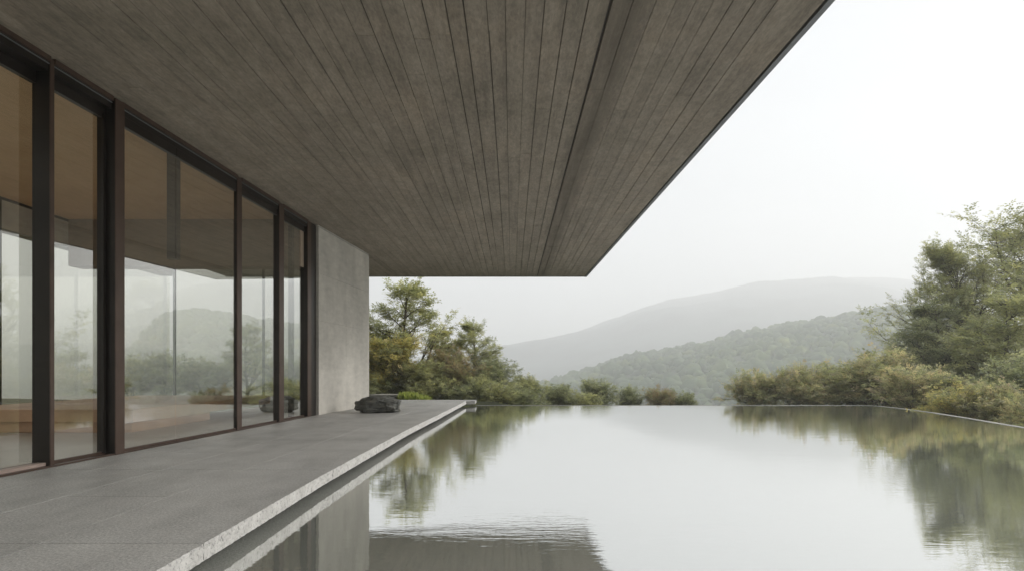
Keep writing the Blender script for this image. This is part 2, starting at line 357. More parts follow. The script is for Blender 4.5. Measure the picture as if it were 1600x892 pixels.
# ------------------------------------------------------------------ pool
WL = -.17
RIM = [(x*1.0174, y*1.0174) for x, y in [(-1.2, 20.9), (11.55, 20.9), (11.72, 20.55), (11.72, 19.6), (11.42, 17.6), (10.92, 15.5), (10.2, 12.8), (8.3, 5), (6.2, -4)]]
sheet('pool_water', [(-2.3, -4, WL)]+[(x, y, WL) for x, y in RIM[::-1]]+[(-2.3, RIM[0][1], WL)], water_m)['kind'] = 'structure'
rim_m = mat_concrete('pale_pool_rim_stone', (.34, .33, .30), .15)
def offset_poly(pts, d):
    o = []
    for i, p in enumerate(pts):
        a = Vector(pts[max(i-1, 0)]); b = Vector(pts[min(i+1, len(pts)-1)]); t = (b-a).normalized(); o.append((p[0]-t.y*d, p[1]+t.x*d))
    return o
rim = tag(empty('pool_rim', (5, 20.9, 0)), 'thin pale stone coping along the far and right pool edge', 'pool edge')
outer = offset_poly(RIM, .11)
segs = []
for (a, b, c_, d_) in zip(RIM[:-1], RIM[1:], outer[:-1], outer[1:]):
    L = math.dist(a, b); n = max(1, round(L/1.6))
    for k in range(n):
        t0, t1 = k/n+.0015, (k+1)/n-.0015
        lp = lambda p, q, t: (p[0]+(q[0]-p[0])*t, p[1]+(q[1]-p[1])*t)
        prism('coping_stone', [lp(a, b, t0), lp(a, b, t1), lp(c_, d_, t1), lp(c_, d_, t0)][::-1] if False else [lp(a, b, t1), lp(a, b, t0), lp(c_, d_, t0), lp(c_, d_, t1)][::-1], -.5, WL+.007, rim_m, rim)
tag(prism('pool_basin', [(-2.3, -4.2), (6.25, -4.2), (8.3, 5), (10.2, 12.8), (10.92, 15.5), (11.42, 17.6), (11.7, 19.6), (11.7, 20.5), (11.5, 20.88), (-2.3, 20.88)], -1.3, -.9, dark_conc), kind='structure')

# ------------------------------------------------------------------ canopy (board-marked concrete roof)
ZC = 4.23; Y0, Y1 = -3.0, 22.12
def rx(y): return 2.81-.0139*(y-5.6)
can = tag(empty('concrete_canopy', (0, 10, ZC)), 'huge cantilevered board-marked concrete roof over terrace and pool', 'roof')
# roof ends behind the room; unseen opening over it added to brighten the room
for pg in ([(-9.9, Y0), (-6.95, Y0), (-6.95, -2), (-9.9, -2)], [(-9.9, -2), (-9.3, -2), (-9.3, 8.5), (-9.9, 8.5)], [(-9.9, 8.5), (-6.95, 8.5), (-6.95, Y1-.02), (-9.9, Y1-.02)]):
    prism('roof_slab', pg, ZC+.014, ZC+.42, wall_m, can)
prism('roof_slab', [(-6.95, Y0), (rx(Y0)-.02, Y0), (rx(Y1)-.02, Y1-.02), (-6.95, Y1-.02)], ZC+.014, ZC+.42, dark_conc, can)
bxs = []; x = rx(Y1)-.075; r2 = random.Random(12)
bxs = [x]
while x > -5.2:
    w_ = r2.uniform(.155, .215); nx = x-w_
    if x > .86 > nx+.02 or abs(nx-.86) < .09: nx = .86
    bxs.append(nx); x = nx
nb_ = 0
for i in range(len(bxs)-1):
    xr, xl = bxs[i], bxs[i+1]
    y = Y0+r2.uniform(-2.5, 0); first = True
    while y < Y1-.06:
        L = r2.choice([4.1, 5.2, 6.3, 7.4])+r2.uniform(-.3, .3)
        a_, b_ = max(y, Y0), min(y+L, Y1-.055)
        if Y1-.055-b_ < .9: b_ = Y1-.055
        if b_-a_ > .1 and b_ > Y0:
            faint = r2.random() < .5; gl = r2.uniform(.0005, .0015) if faint else r2.uniform(.002, .0065)
            if abs(xl-.86) < .001: gl = .02
            gr = r2.uniform(.0005, .0015); t = r2.uniform(-.003, .0)
            if xl > .86-.001 and xl < 1.0: t -= .004
            edge = (i == 0)
            xe0 = rx(a_)-.075 if edge else xr; xe1 = rx(b_)-.075 if edge else xr
            ch = .0015 if faint else .004; g2 = .0008
            top = [(xl+gl, a_+g2), (xe0-gr, a_+g2), (xe1-gr, b_-g2), (xl+gl, b_-g2)]
            bot = [(xl+gl+ch, a_+g2+.002), (xe0-gr-ch, a_+g2+.002), (xe1-gr-ch, b_-g2-.002), (xl+gl+ch, b_-g2-.002)]
            prism('concrete_board', bot, ZC+t, ZC+.013, soffit_m, can, tops=top); nb_ += 1
        y = b_ if b_ > y else y+L
print('boards', nb_)
prism('edge_trim', [(rx(Y0)-.058, Y0), (rx(Y0), Y0), (rx(Y1), Y1), (rx(Y1)-.058, Y1)], ZC-.02, ZC+.44, trim_m, can)
prism('edge_trim', [(-9.9, Y1-.04), (rx(Y1)-.062, Y1-.04), (rx(Y1)-.062, Y1), (-9.9, Y1)], ZC-.018, ZC+.44, trim_m, can)

# ------------------------------------------------------------------ concrete end wall
wl = tag(empty('concrete_wall', (-4.2, 14.25, 0)), 'tall cast concrete end wall between the glass front and the rock', 'wall')
WN = (-4.31, 14.27); WF = (-3.985, 17.85)
du = Vector((WF[0]-WN[0], WF[1]-WN[1])); du.normalize(); nn = Vector((du.y, -du.x))
def wp(s, d): return (WN[0]+du.x*s+nn.x*d, WN[1]+du.y*s+nn.y*d)
Lw = math.dist(WN, WF)
prism('wall_core', [wp(.012, -.36), wp(.012, -.012), wp(Lw-.012, -.012), wp(Lw-.012, -.36)][::1], -.1, ZC+.005, wall_m, wl)
zc_ = [0.004, 1.02, 2.10, 3.16, 4.17]
for k in range(4):
    for (s0, s1) in ((0, 1.76), (1.76, Lw)):
        prism('wall_panel', [wp(s0+.0, -.011), wp(s0+.0, rnd.uniform(-.001, .002)), wp(s1-.003, rnd.uniform(-.001, .002)), wp(s1-.003, -.011)], zc_[k]+.003, zc_[k+1]-.003, wall_m, wl)
    prism('wall_panel', [wp(0, -.36), wp(0, -.0125), wp(.0115, -.0125), wp(.0115, -.36)], zc_[k]+.002, zc_[k+1]-.001, wall_m, wl)
prism('highlight_strip', [wp(.0, -.01), wp(.0, .006), wp(Lw, .006), wp(Lw, -.01)], 4.185, 4.2, rim_m, wl)  # pale strip stands in for the highlight along the wall's top edge
sheet_ = None
# ------------------------------------------------------------------ glass front
fa = tag(empty('glass_facade', (-4.82, 5.45, 0)), 'full-height sliding glass front with dark bronze mullions beside the terrace', 'windows')
fd = Vector((.0515, 1)).normalized(); fn = Vector((fd.y, -fd.x))       # along the front; outward
def fy(px):                                            # plan row where the front crosses a sight line
    k = (px-800)/F; return (-4.82-.0515*5.45)/(k-.0515)
def fp(y, d): x = fx(y); return (x+fn.x*d, y+fn.y*d)
def fbox(name, y0, y1, d0, d1, z0, z1, mat, bev=0): return prism(name, [fp(y0, d0), fp(y0, d1), fp(y1, d1), fp(y1, d0)], z0, z1, mat, fa, bev)
YA0, YA1 = fy(79), fy(85); YB0, YB1 = fy(177), fy(191); YD0, YD1 = fy(371), fy(378); YE0, YE1 = fy(436), fy(443); YF0, YF1 = fy(481), fy(487)
YF1 = min(YF1, 14.2)
ZH = ZC-.02
def mullion(y0, y1, depth, front=0.0, split=True):
    fbox('mullion', y0, y1, -depth, front-.012, 0, ZH, bronze, .002)
    fbox('mullion_cap', y0-.001, y1+.001, front-.0115, front, 0, ZH-.001, fin_m, .001)
mullion(YA0, YA1, .20); mullion(YB0, YB1, .17, .03); mullion(YD0, YD1, .06); mullion(YE0, YE1, .12, .01); mullion(YF0, YF1-.02, .16, .0)
mullion(fy(-190), fy(-170), .2); mullion(fy(-560), fy(-540), .2)
fbox('mullion', YB0-.055, YB0-.008, -.16, -.08, 0.03, ZH-.2, bronze)
fbox('mullion', YF0-.42, YF0-.30, -.26, -.18, .03, ZH-.2, bronze)
panes = [(-3.0, fy(-560), .06), (fy(-540), fy(-190), .06), (fy(-170), YA0, .17), (YA1, YB0, .11), (YB1, fy(278)-.004, .035), (fy(278)+.004, YD0, .035), (YD1, YE0, .05), (YE1, YF0, .09)]
for k, (y0, y1, d) in enumerate(panes):
    fbox('glass_pane', y0, y1, -d-.001, -d, .035, ZH-.16, glass)
    # frames of the leaf: bottom rail and head rail
    fbox('bottom_rail', y0, y1, -d-.03, -d+.012, .004, .045, fin_m, .002)
    fbox('head_rail', y0, y1, -d-.04, -d+.018, ZH-.25, ZH-.13, bronze, .002)
# head beam in two steps with a bright metal line, and the floor track
for y0, y1 in ((-3.0, YA0), (YA1, YB0), (YB1, YD0), (YD1, YE0), (YE1, YF0)):
    fbox('head_beam', y0+.002, y1-.002, -.22, -.02, ZH-.13+.002, ZH+.02, bronze)
    fbox('head_strip', y0+.002, y1-.002, -.018, .012, ZH-.035, ZH+.02, fin_m, .002)
    fbox('head_line', y0+.002, y1-.002, -.018, -.006, ZH-.06, ZH-.05, trim_m)
fbox('floor_track', -3.0, YB0, -.04, .02, .0015, .018, fin_m, .002)
fbox('floor_track', YB1, YF0, -.01, .03, .0015, .016, fin_m, .002)
fbox('threshold', fy(-170)+.002, YA0-.002, -.135, -.045, .0015, .05, mat_plain('pinkish_stone_threshold', (.36, .28, .24), .6, 0, .12, 6), .003)
fbox('end_frame', YF1-.018, 14.262, -.12, .0, 0, ZH, bronze, .002)

# ------------------------------------------------------------------ the room behind the glass
room = tag(empty('room', (-7, 8, 0)), kind='structure')
floor_m = mat_plain('polished_room_floor', (.42, .39, .35), .32, 0, .12, 1.4, .03)
def inx(y): return fx(y)-.05
prism('room_floor', [(-9.7, -3), (inx(-3), -3), (inx(14.2), 14.2), (-4.69, 14.3), (-4.40, 17.86), (-9.7, 17.86)], -.09, .0, floor_m, room)
for pg in ([(-9.4, -3), (-6.95, -3), (-6.95, -2), (-9.4, -2)], [(-9.4, 8.5), (-6.95, 8.5), (-6.95, 13.55), (-9.4, 13.55)]):  # ceiling gap below the added light opening
    prism('room_ceiling', pg, ZC-.045, ZC-.012, timber, room)
prism('room_ceiling', [(-6.95, -3), (inx(-3)-.2, -3), (inx(13.55)-.2, 13.55), (-6.95, 13.55)], ZC-.045, ZC-.012, timber, room)
brown_wall = mat_concrete('brown_plaster_wall', (.30, .235, .175), .15); pale_wall = mat_plain('pale_plaster', (.7, .66, .6), .8)
prism('end_beam', rect(-9.4, inx(13.6)-.03, 13.56, 14.0), 3.2, ZC-.01, brown_wall, room)
prism('end_ceiling', [(-9.4, 14.003), (-4.72, 14.003), (-4.42, 17.8), (-9.4, 17.8)], ZC-.045, ZC-.012, timber, room)
for k in range(2):
    xa_, xb_ = -9.3+2.46*k, -9.3+2.46*(k+1)-.06
    prism('end_glass_pane', rect(xa_, min(xb_, -4.46), 17.70, 17.706), .02, ZC-.05, clear, room)
    prism('end_mullion', rect(xa_-.055, xa_-.005, 17.66, 17.74), .003, ZC-.05, bronze, room)
prism('lintel', rect(-9.75, -9.402, 11.7, 14.0), ZC-.62, ZC-.05, wall_m, room)
prism('lintel', rect(-9.46, -9.4, -3, 14.0), ZC-.10, ZC-.046, bronze, room)
for k, y in enumerate((-2.5, 1.2, 4.9, 8.5, 11.7)):
    prism('rear_mullion', rect(-9.52, -9.40, y, y+.09), .003, ZC-.1, bronze, room)
for k in range(4):
    y0 = (-2.5, 1.2, 4.9, 8.5)[k]+.092; y1 = (1.2, 4.9, 8.5, 11.7)[k]-.002
    prism('rear_glass_pane', rect(-9.466, -9.46, y0, y1), .005, ZC-.1, clear, room)
prism('rear_glass_pane', rect(-9.466, -9.46, 14.003, 17.69), .005, ZC-.62, clear, room)
prism('lintel', rect(-9.75, -9.402, 14.003, 17.8), ZC-.62, ZC-.05, wall_m, room)
prism('rear_glass_pane', rect(-9.466, -9.46, 11.8, 13.99), .005, ZC-.64, clear, room)
prism('added_near_pane', rect(-9.4, inx(-3)-.1, -3.01, -3.002), .003, ZC-.05, clear, room)  # unseen near end, glazed instead of walled to brighten the room
prism('cut_column_top', rect(-5.07, -4.92, 9.4, 9.5), 2.63, ZC-.047, bronze, room)  # room column cut short to imitate the glass reflection hiding its lower part

stone_b = mat_plain('brown_stone_bench', (.58, .36, .22), .55, 0, .12, 2.2, .1)
def bench(name, label, blocks, cat='bench', group=None):
    b0 = blocks[0]; t = tag(empty(name, (b0[1], b0[3], 0)), label, cat, group)
    for (nm, x0, x1, y0, y1, z0, z1) in blocks: prism(nm, rect(x0, x1, y0, y1), z0, z1, stone_b, t, .006)
    return t
bench('stone_bench', 'wide low brown stone platform bench inside the room', [('plinth', -9.2, -6.09, 10.25, 12.9, .003, .17), ('bench_top', -9.3, -6.04, 10.2, 16.0, .173, .375)])
bench('stone_bench', 'smaller brown bench slab behind the big platform at the left', [('plinth', -9.3, -8.1, 7.9, 9.0, .003, .25), ('bench_top', -9.35, -8.0, 7.8, 9.1, .253, .40)])

# ------------------------------------------------------------------ the rock
def rock():
    b = bmesh.new(); bmesh.ops.create_icosphere(b, subdivisions=5, radius=1)
    for v in b.verts:
        p = v.co.copy()
        s = Vector((abs(p.x)**.72*math.copysign(1, p.x), abs(p.y)**.75*math.copysign(1, p.y), abs(p.z)**.55*math.copysign(1, p.z)))
        q = Vector((s.x*.50, s.y*.36, s.z*.2))
        n1 = noise.fractal(q*2.6+Vector((3, 1, 7)), 1, 2, 4); n2 = noise.ridged_multi_fractal(Vector((q.x*3, q.y*3, q.z*9))+Vector((1, 8, 2)), .9, 2, 5, 1, 2)
        led = noise.noise(Vector((q.x*1.2, q.y*1.2, q.z*22)))
        cell = noise.cell(Vector((q.x*5.2+.3*n1, q.y*5.2, q.z*9+q.x*2)))
        h = 1+.15*n1-.05*(n2-1.2)+.06*led+.10*(cell-.5)
        q = Vector((q.x*h, q.y*h, q.z*(1+.13*n1+.05*(cell-.5))))
        if q.z > .1: q.z -= .05*max(0, -(q.x+.12))/.4+.0*max(0, q.x)
        q.z = max(q.z, -.185+.01*n1)
        v.co = q
    me = D.meshes.new('boulder'); b.to_mesh(me); b.free(); return me
m = M('dark_slate_rock', .7)
c = m.ramp(m.noise(4, 6, .65, m.mp((1, 1, 3))), [(.3, (.04, .042, .036)), (.55, (.11, .112, .098)), (.75, (.24, .225, .19))])
m.col(c); m.bump(m.math('ADD', m.noise(12, 6, .7, m.mp((1, 1, 3))), m.math('MULTIPLY', m.voro(7, m.mp((1, 1, 2))), .8)), .8, .035)
ro = link('boulder', rock(), m.m); ro.location = (-3.18, 15.25, .183); ro.rotation_euler.z = .12
tag(ro, 'flat dark jagged rock lying on the terrace at the foot of the concrete wall', 'rock')
bpl = tag(empty('garden_slab', (-4.6, 23, 0)), 'low pale concrete slab lying just beyond the far end of the terrace', 'slab')
prism('slab_top', rect(-8.2, -3.95, 22.4, 23.3), .06, .15, rim_m, bpl, .008); prism('slab_foot', rect(-8, -4.2, 22.6, 23.1), -.5, .058, dark_conc, bpl)

# ------------------------------------------------------------------ trees and shrubs
bark = mat_plain('grey_brown_bark', (.085, .068, .05), .85, 0, .3, 6, .5)
def plant_meshes(seed, H, stems, spread, n1, n2, n3, leaves, leaf_len, twig, up=.25, tint=(0, 1), low=.12, cone=False, lean=0, shoots=0):
    """stems grow branches, branches grow twigs, twigs carry pinnate leaves"""
    rg = random.Random(seed); segs = []; tw = []
    def V3(x, y, z): return Vector((x, y, z))
    def path(p, d, L, r, n, wob, upk):
        pts = [(p.copy(), r)]; d = d.normalized()
        for i in range(n):
            d = (d+V3(rg.gauss(0, wob), rg.gauss(0, wob), rg.gauss(0, wob)+upk/n)).normalized()
            p = p+d*(L/n); pts.append((p.copy(), r*(1-.8*(i+1)/n)))
        for a_, b_ in zip(pts[:-1], pts[1:]): segs.append((a_[0], b_[0], a_[1], b_[1]))
        return pts, d
    def at(pts, t):
        k = t*(len(pts)-1); i = min(int(k), len(pts)-2); f = k-i
        return pts[i][0].lerp(pts[i+1][0], f), pts[i][1]*(1-f)+pts[i+1][1]*f, (pts[i+1][0]-pts[i][0]).normalized()
    def side(d, ang, flat=1.0):
        a_ = rg.uniform(0, 6.283); r_ = V3(math.cos(a_), math.sin(a_), rg.uniform(-.2, .35)*flat)
        r_ = (r_-d*r_.dot(d)*.6).normalized(); return (d*math.cos(ang)+r_*math.sin(ang)).normalized()
    for s in range(stems):
        a0 = 6.283*s/stems+rg.uniform(-.5, .5); tilt = (0.08 if stems == 1 else rg.uniform(.15, .6)*spread/H*1.3)
        d = V3(math.cos(a0)*tilt+lean, math.sin(a0)*tilt, 1); hh = H*(1 if stems == 1 else rg.uniform(.5, 1))
        r0 = .018*hh if stems > 1 else .024*hh
        p0, _ = path(V3(math.cos(a0), math.sin(a0), 0)*(.1 if stems > 1 else 0), d, hh*.96, r0, 9, .07, .12)
        for i in range(n1):
            t = low+(1-low)*((i+rg.random())/n1)**(1.3 if cone else .9); p, r_, dd = at(p0, min(t, .985))
            shape = (.12+.9*(1-t)**.75) if cone else math.sin(math.pi*min(1, (.22+.78*(1-t)**.8)*.62))        # wide low, narrow at the top
            L1 = spread*shape*rg.uniform(.65, 1.1)*(.75 if stems > 1 else 1)
            p1, _ = path(p, side(dd, rg.uniform(.75, 1.2)), L1, max(r_*.5, .006), 6, .13, up)
            for j in range(n2):
                t2 = .22+.78*(j+rg.random())/n2; q, rr_, d2 = at(p1, min(t2, .98))
                L2 = L1*rg.uniform(.25, .48)*(1.15-.5*t2)+.12
                p2, _ = path(q, side(d2, rg.uniform(.5, 1.0), .6), L2, max(rr_*.5, .004), 4, .16, up*.6)
                for k in range(n3):
                    t3 = .15+.85*(k+rg.random())/n3; q3, r3, d3 = at(p2, min(t3, .99))
                    d4 = side(d3, rg.uniform(.3, .8), .6); L3 = twig*rg.uniform(.6, 1.25); e_ = q3+d4*L3
                    segs.append((q3, e_, .004, .002)); tw.append((q3, d4, L3))
                tw.append((p2[-1][0]-d2*.05, d2, twig*.8))
            tw.append((p1[-1][0], p1[-1][0]-p1[-2][0], twig))
        tw.append((p0[-1][0], V3(0, 0, 1), twig))
        for i in range(shoots):                        # long loose shoots that break the outline
            p, r_, dd = at(p0, rg.uniform(.35, .98)); ps, d5 = path(p, side(dd, rg.uniform(.3, 1.0)), H*rg.uniform(.16, .34)*(.5 if cone else 1), max(r_*.4, .005), 6, .12, .5)
            for k in range(5):
                q3, r3, d3 = at(ps, .3+.7*(k+rg.random())/5); d4 = side(d3, rg.uniform(.5, .9), .5); e_ = q3+d4*twig*.8
                segs.append((q3, e_, .004, .002)); tw.append((q3, d4, twig*.8))
            tw.append((ps[-1][0], d5, twig))
    # wood
    S = np.array([[*a_, *b_, r_, q_] for a_, b_, r_, q_ in segs]); n = len(S); k = 5
    P0, P1 = S[:, :3], S[:, 3:6]; dd = P1-P0; dd /= np.linalg.norm(dd, axis=1, keepdims=True)+1e-9
    ref = np.where(np.abs(dd[:, 2:3]) < .9, np.array([[0, 0, 1.]]), np.array([[1., 0, 0]])); u_ = np.cross(dd, ref); u_ /= np.linalg.norm(u_, axis=1, keepdims=True); v_ = np.cross(dd, u_)
    an = np.arange(k)*6.2832/k; ca, sa = np.cos(an), np.sin(an)
    ring = u_[:, None]*ca[None, :, None]+v_[:, None]*sa[None, :, None]
    VV = np.concatenate([P0[:, None]+ring*S[:, 6][:, None, None], P1[:, None]+ring*S[:, 7][:, None, None]], 1).reshape(-1, 3)
    q = np.arange(k); fq = np.stack([q, (q+1) % k, (q+1) % k+k, q+k], -1)
    big = S[:, 6] > .0045
    FF = (fq[None]+(np.arange(n)*2*k)[:, None, None])
    wood = npmesh('trunk', VV, FF.reshape(-1, 4), 4)
    # leaves: each twig carries several, each leaf is a rachis of paired leaflets
    rn = np.random.RandomState(seed+50); T = len(tw)
    Q = np.array([t[0][:] for t in tw]); Dr = np.array([(t[1].normalized())[:] for t in tw]); Ln = np.array([t[2] for t in tw])
    clump = rn.uniform(tint[0], tint[1], T)
    nl = leaves; li = np.repeat(np.arange(T), nl); N = len(li)
    tt = (np.tile(np.arange(nl), T)+rn.rand(N))/nl*1.05
    base = Q[li]+Dr[li]*(Ln[li]*tt)[:, None]
    up_ = np.array([0, 0, 1.0]); sd = np.cross(Dr[li], up_); sd /= np.linalg.norm(sd, axis=1, keepdims=True)+1e-6
    sgn = np.where(np.arange(N) % 2 == 0, 1, -1)[:, None]
    ld = sd*sgn*rn.uniform(.4, 1, (N, 1))+Dr[li]*rn.uniform(.2, 1.0, (N, 1))+rn.normal(0, .22, (N, 3)); ld[:, 2] -= .12
    ld /= np.linalg.norm(ld, axis=1, keepdims=True)
    nrm = up_[None]+rn.normal(0, .38, (N, 3)); nrm -= ld*(nrm*ld).sum(1, keepdims=True); nrm /= np.linalg.norm(nrm, axis=1, keepdims=True)
    sv = np.cross(ld, nrm); LL = leaf_len*rn.uniform(.6, 1.25, N)
    spec = [(.25, 1), (.3, -1), (.55, 1), (.6, -1), (.85, 0)]
    allV = []; 
    for (pos, sg) in spec:
        o = base+ld*(LL*pos)[:, None]
        if sg: l2 = ld*.55+sv*sg*.85
        else: l2 = ld
        l2 = l2+rn.normal(0, .12, (N, 3)); ln = (LL*.42*rn.uniform(.8, 1.2, N))[:, None]; wv = np.cross(l2, nrm)*ln*.23
        droop = -nrm*ln*.12
        allV.append(np.stack([o, o+l2*ln*.5+wv, o+l2*ln+droop, o+l2*ln*.5-wv], 1))
    VV = np.concatenate(allV, 1).reshape(-1, 3)
    FF = np.arange(len(VV)).reshape(-1, 4)
    lm = npmesh('crown', VV, FF, 4)
    tv = np.clip(clump[li]+rn.normal(0, .12, N), 0, 1); tv = np.repeat(tv, 20)
    lm.attributes.new('tint', 'FLOAT', 'POINT').data.foreach_set('value', tv.astype(np.float32))
    return wood, lm
G_DK, G_MD, G_OL = (.15, .17, .10), (.25, .27, .165), (.34, .34, .21)
YEL, BRN, PAL = (.58, .52, .24), (.31, .255, .185), (.44, .44, .31)
lf = {
 'green': mat_leaf('green_leaves', [G_DK, G_MD, (.28, .31, .23), (.33, .34, .24), PAL]),
 'pale': mat_leaf('pale_olive_leaves', [G_MD, G_OL, (.36, .38, .22), PAL, (.50, .48, .27)]),
 'yellow': mat_leaf('yellowing_leaves', [G_MD, G_OL, (.48, .46, .20), YEL, (.56, .46, .22)]),
 'rust': mat_leaf('rust_brown_leaves', [G_MD, BRN, (.34, .27, .19), G_OL, (.38, .28, .20)]),
 'autumn': mat_leaf('autumn_mixed_leaves', [G_MD, G_OL, (.40, .405, .27), (.52, .48, .34), (.51, .42, .30)]),
}
TRI = 0
PR = {}
def proto(key, *a, **k):
    PR[key] = plant_meshes(*a, **k)
    print(key, len(PR[key][0].polygons)*2, len(PR[key][1].polygons)*2)
#            seed  H   stems spread n1 n2 n3 leaves len twig
proto('big', 27, 12.0, 1, 8.2, 44, 9, 5, 8, .28, .70, up=.5, low=.04, cone=True, shoots=40)
proto('airy', 32, 5.4, 1, 3.0, 21, 7, 4, 5, .27, .30, up=.3, low=.10, cone=True, shoots=14)
proto('bushA', 54, 2.6, 6, 2.1, 7, 4, 3, 4, .23, .34, up=.3, low=.04, shoots=12)
proto('bushB', 65, 2.4, 7, 2.4, 7, 4, 3, 4, .24, .36, up=.35, low=.04, shoots=10)
proto('bushC', 76, 2.0, 7, 1.9, 7, 4, 3, 5, .19, .24, up=.4, low=.03, shoots=6)
LMAT = {}
def crown_mesh(key, mat):
    if (key, mat) not in LMAT:
        me = PR[key][1] if not any(k[0] == key for k in LMAT) else PR[key][1].copy()
        me.materials.clear(); me.materials.append(lf[mat]); LMAT[(key, mat)] = me
    return LMAT[(key, mat)]
HT = {}
for k in PR:
    co = np.empty(len(PR[k][1].vertices)*3, dtype=np.float32); PR[k][1].vertices.foreach_get('co', co); HT[k] = float(np.percentile(co[2::3], 99.6))
for k in PR: PR[k][0].materials.append(bark)
def plant(name, key, mat, x, y, top, label, cat, group=None, rz=0, wide=1.0, zb=None):
    """top: height of the crown's top above the terrace"""
    z = float(ground_z(np.array(x), np.array(y)))-.05 if zb is None else zb
    s = (top-z)/HT[key]
    t = tag(empty(name, (x, y, z), rz), label, cat, group); t.scale = (s*wide, s*wide, s)
    for nm, me in (('trunk', PR[key][0]), ('crown', crown_mesh(key, mat))):
        o = D.objects.new(nm, me); COL.objects.link(o); o.parent = t
    return t
def at(px, py, Yd): return ((px-800)/F*Yd, 1+(HZ-py)/F*Yd)
def pl(name, key, mat, px, top, Yd, label, cat='shrub', group=None, rz=0, wide=1.0, zb=None):
    x, zt = at(px, top, Yd); return plant(name, key, mat, x, Yd, zt, label, cat, group, rz, wide, zb)
GL = 'trees and shrubs beyond the terrace end'; GM = 'low shrubs behind the far pool edge'; GR = 'shrubs along the right pool edge'; GX = 'trees and shrubs right of the pool'; GC = 'dark low shrubs filling the foot of the left clump'
pl('broadleaf_tree', 'airy', 'pale', 638, 438, 26, 'tallest airy green tree right of the concrete wall, feathery sprays against the sky', 'tree', GL, .6, 1.15)
pl('broadleaf_tree', 'airy', 'pale', 738, 500, 27.5, 'slender open tree, second tallest behind the terrace end', 'tree', GL, 3.6, 1.0)
pl('broadleaf_tree', 'airy', 'yellow', 690, 512, 28, 'pale yellow-green tree between the tallest tree and the slender one', 'tree', GL, 5.1, 1.05)
pl('broadleaf_tree', 'airy', 'pale', 548, 490, 28, 'green tree partly hidden behind the end of the concrete wall', 'tree', GL, 2.2, .95)
pl('leafy_shrub', 'bushA', 'yellow', 608, 520, 25.2, 'bright yellow-green shrub beside the concrete wall', 'shrub', GL, 1.0, 1.1)
pl('leafy_shrub', 'bushB', 'rust', 703, 545, 25.4, 'rust brown shrub in the middle of the group behind the terrace end', 'shrub', GL, 2.0, .9)
pl('leafy_shrub', 'bushA', 'pale', 655, 562, 24.6, 'low olive shrub behind the terrace, in front of the tallest tree', 'shrub', GL, 3.1, 1.0)
pl('leafy_shrub', 'bushC', 'yellow', 590, 575, 24.3, 'low yellow shrub at the foot of the concrete wall, above the garden slab', 'shrub', GL, 3.1, 1.1)
pl('leafy_shrub', 'bushB', 'green', 770, 560, 26.2, 'rounded green shrub just right of the leaning tree', 'shrub', GL, .4, .95)
pl('leafy_shrub', 'bushA', 'pale', 742, 585, 24.6, 'low olive shrub rising behind the corner of the terrace', 'shrub', GL, 4.4, .95)
for k, (px_, tp_, yd_, ky_, mt_, lb_) in enumerate([(580, 588, 24.2, 'bushC', 'green', 'low dark shrub filling the foot of the clump by the concrete wall'),
        (626, 592, 24.5, 'bushB', 'green', 'low dark shrub under the tallest tree, just behind the garden slab end'),
        (672, 590, 24.2, 'bushC', 'pale', 'low olive shrub between the ground cover and the rust brown shrub'),
        (715, 596, 23.9, 'bushA', 'green', 'low green shrub directly behind the jutting terrace corner'),
        (765, 594, 24.0, 'bushB', 'pale', 'low olive shrub standing at the left end of the far pool edge'),
        (812, 603, 24.6, 'bushC', 'green', 'small low green shrub below the olive shrub on the far pool edge'),
        (900, 611, 27, 'bushC', 'pale', 'tiny olive shrub in the gap between the left clump and the central row')]):
    pl('leafy_shrub', ky_, mt_, px_, tp_, yd_, lb_, 'shrub', GC, k*1.3, 1.15, -1.1)
pl('leafy_shrub', 'bushB', 'pale', 822, 586, 26.5, 'olive shrub sloping down towards the middle of the pool edge', 'shrub', GM, 1.4, 1.0)
pl('leafy_shrub', 'bushA', 'green', 868, 600, 27, 'small green shrub, last of the left clump along the pool edge', 'shrub', GM, 2.4, 1.0)
pl('leafy_shrub', 'bushA', 'green', 935, 592, 30, 'dark green shrub with upright twigs left of the pool edge centre', 'shrub', GM, 5.4, .9)
pl('leafy_shrub', 'bushB', 'green', 985, 603, 30.5, 'low green shrub behind the middle of the pool edge', 'shrub', GM, 3.3, .8)
pl('leafy_shrub', 'bushC', 'rust', 1030, 604, 30, 'low reddish shrub behind the middle of the pool edge', 'shrub', GM, .3, .9)
pl('leafy_shrub', 'bushC', 'green', 1068, 612, 30, 'smallest shrub, right end of the low central row', 'shrub', GM, 2.3, .8)
pl('leafy_shrub', 'bushA', 'autumn', 1188, 578, 25.5, 'yellow-brown shrub with open twigs, leftmost of the right-hand row', 'shrub', GR, 1.3, .95)
pl('leafy_shrub', 'bushB', 'autumn', 1250, 570, 25, 'tawny shrub second from the left in the right-hand row', 'shrub', GR, .3, .95)
pl('leafy_shrub', 'bushA', 'pale', 1312, 566, 25.5, 'pale olive shrub in the middle of the right-hand row', 'shrub', GR, 2.9, 1.0)
pl('leafy_shrub', 'bushB', 'autumn', 1372, 546, 24.5, 'tallest tawny shrub of the right-hand row, behind the pool corner', 'shrub', GR, 3.9, .95)
pl('leafy_shrub', 'bushA', 'autumn', 1440, 572, 20.8, 'orange-tinged shrub just right of the pool corner', 'shrub', GR, 4.9, 1.0)
pl('leafy_shrub', 'bushC', 'yellow', 1500, 600, 18.5, 'low yellow shrub hanging over the right pool edge', 'shrub', GR, 1.9, 1.0)
pl('leafy_shrub', 'bushB', 'autumn', 1556, 596, 17.4, 'yellow-orange shrub over the right pool edge, near the picture side', 'shrub', GR, .9, .9)
pl('leafy_shrub', 'bushB', 'green', 1590, 556, 19.5, 'dark green shrub below the big tree at the right side', 'shrub', GR, 5.9, 1.1)
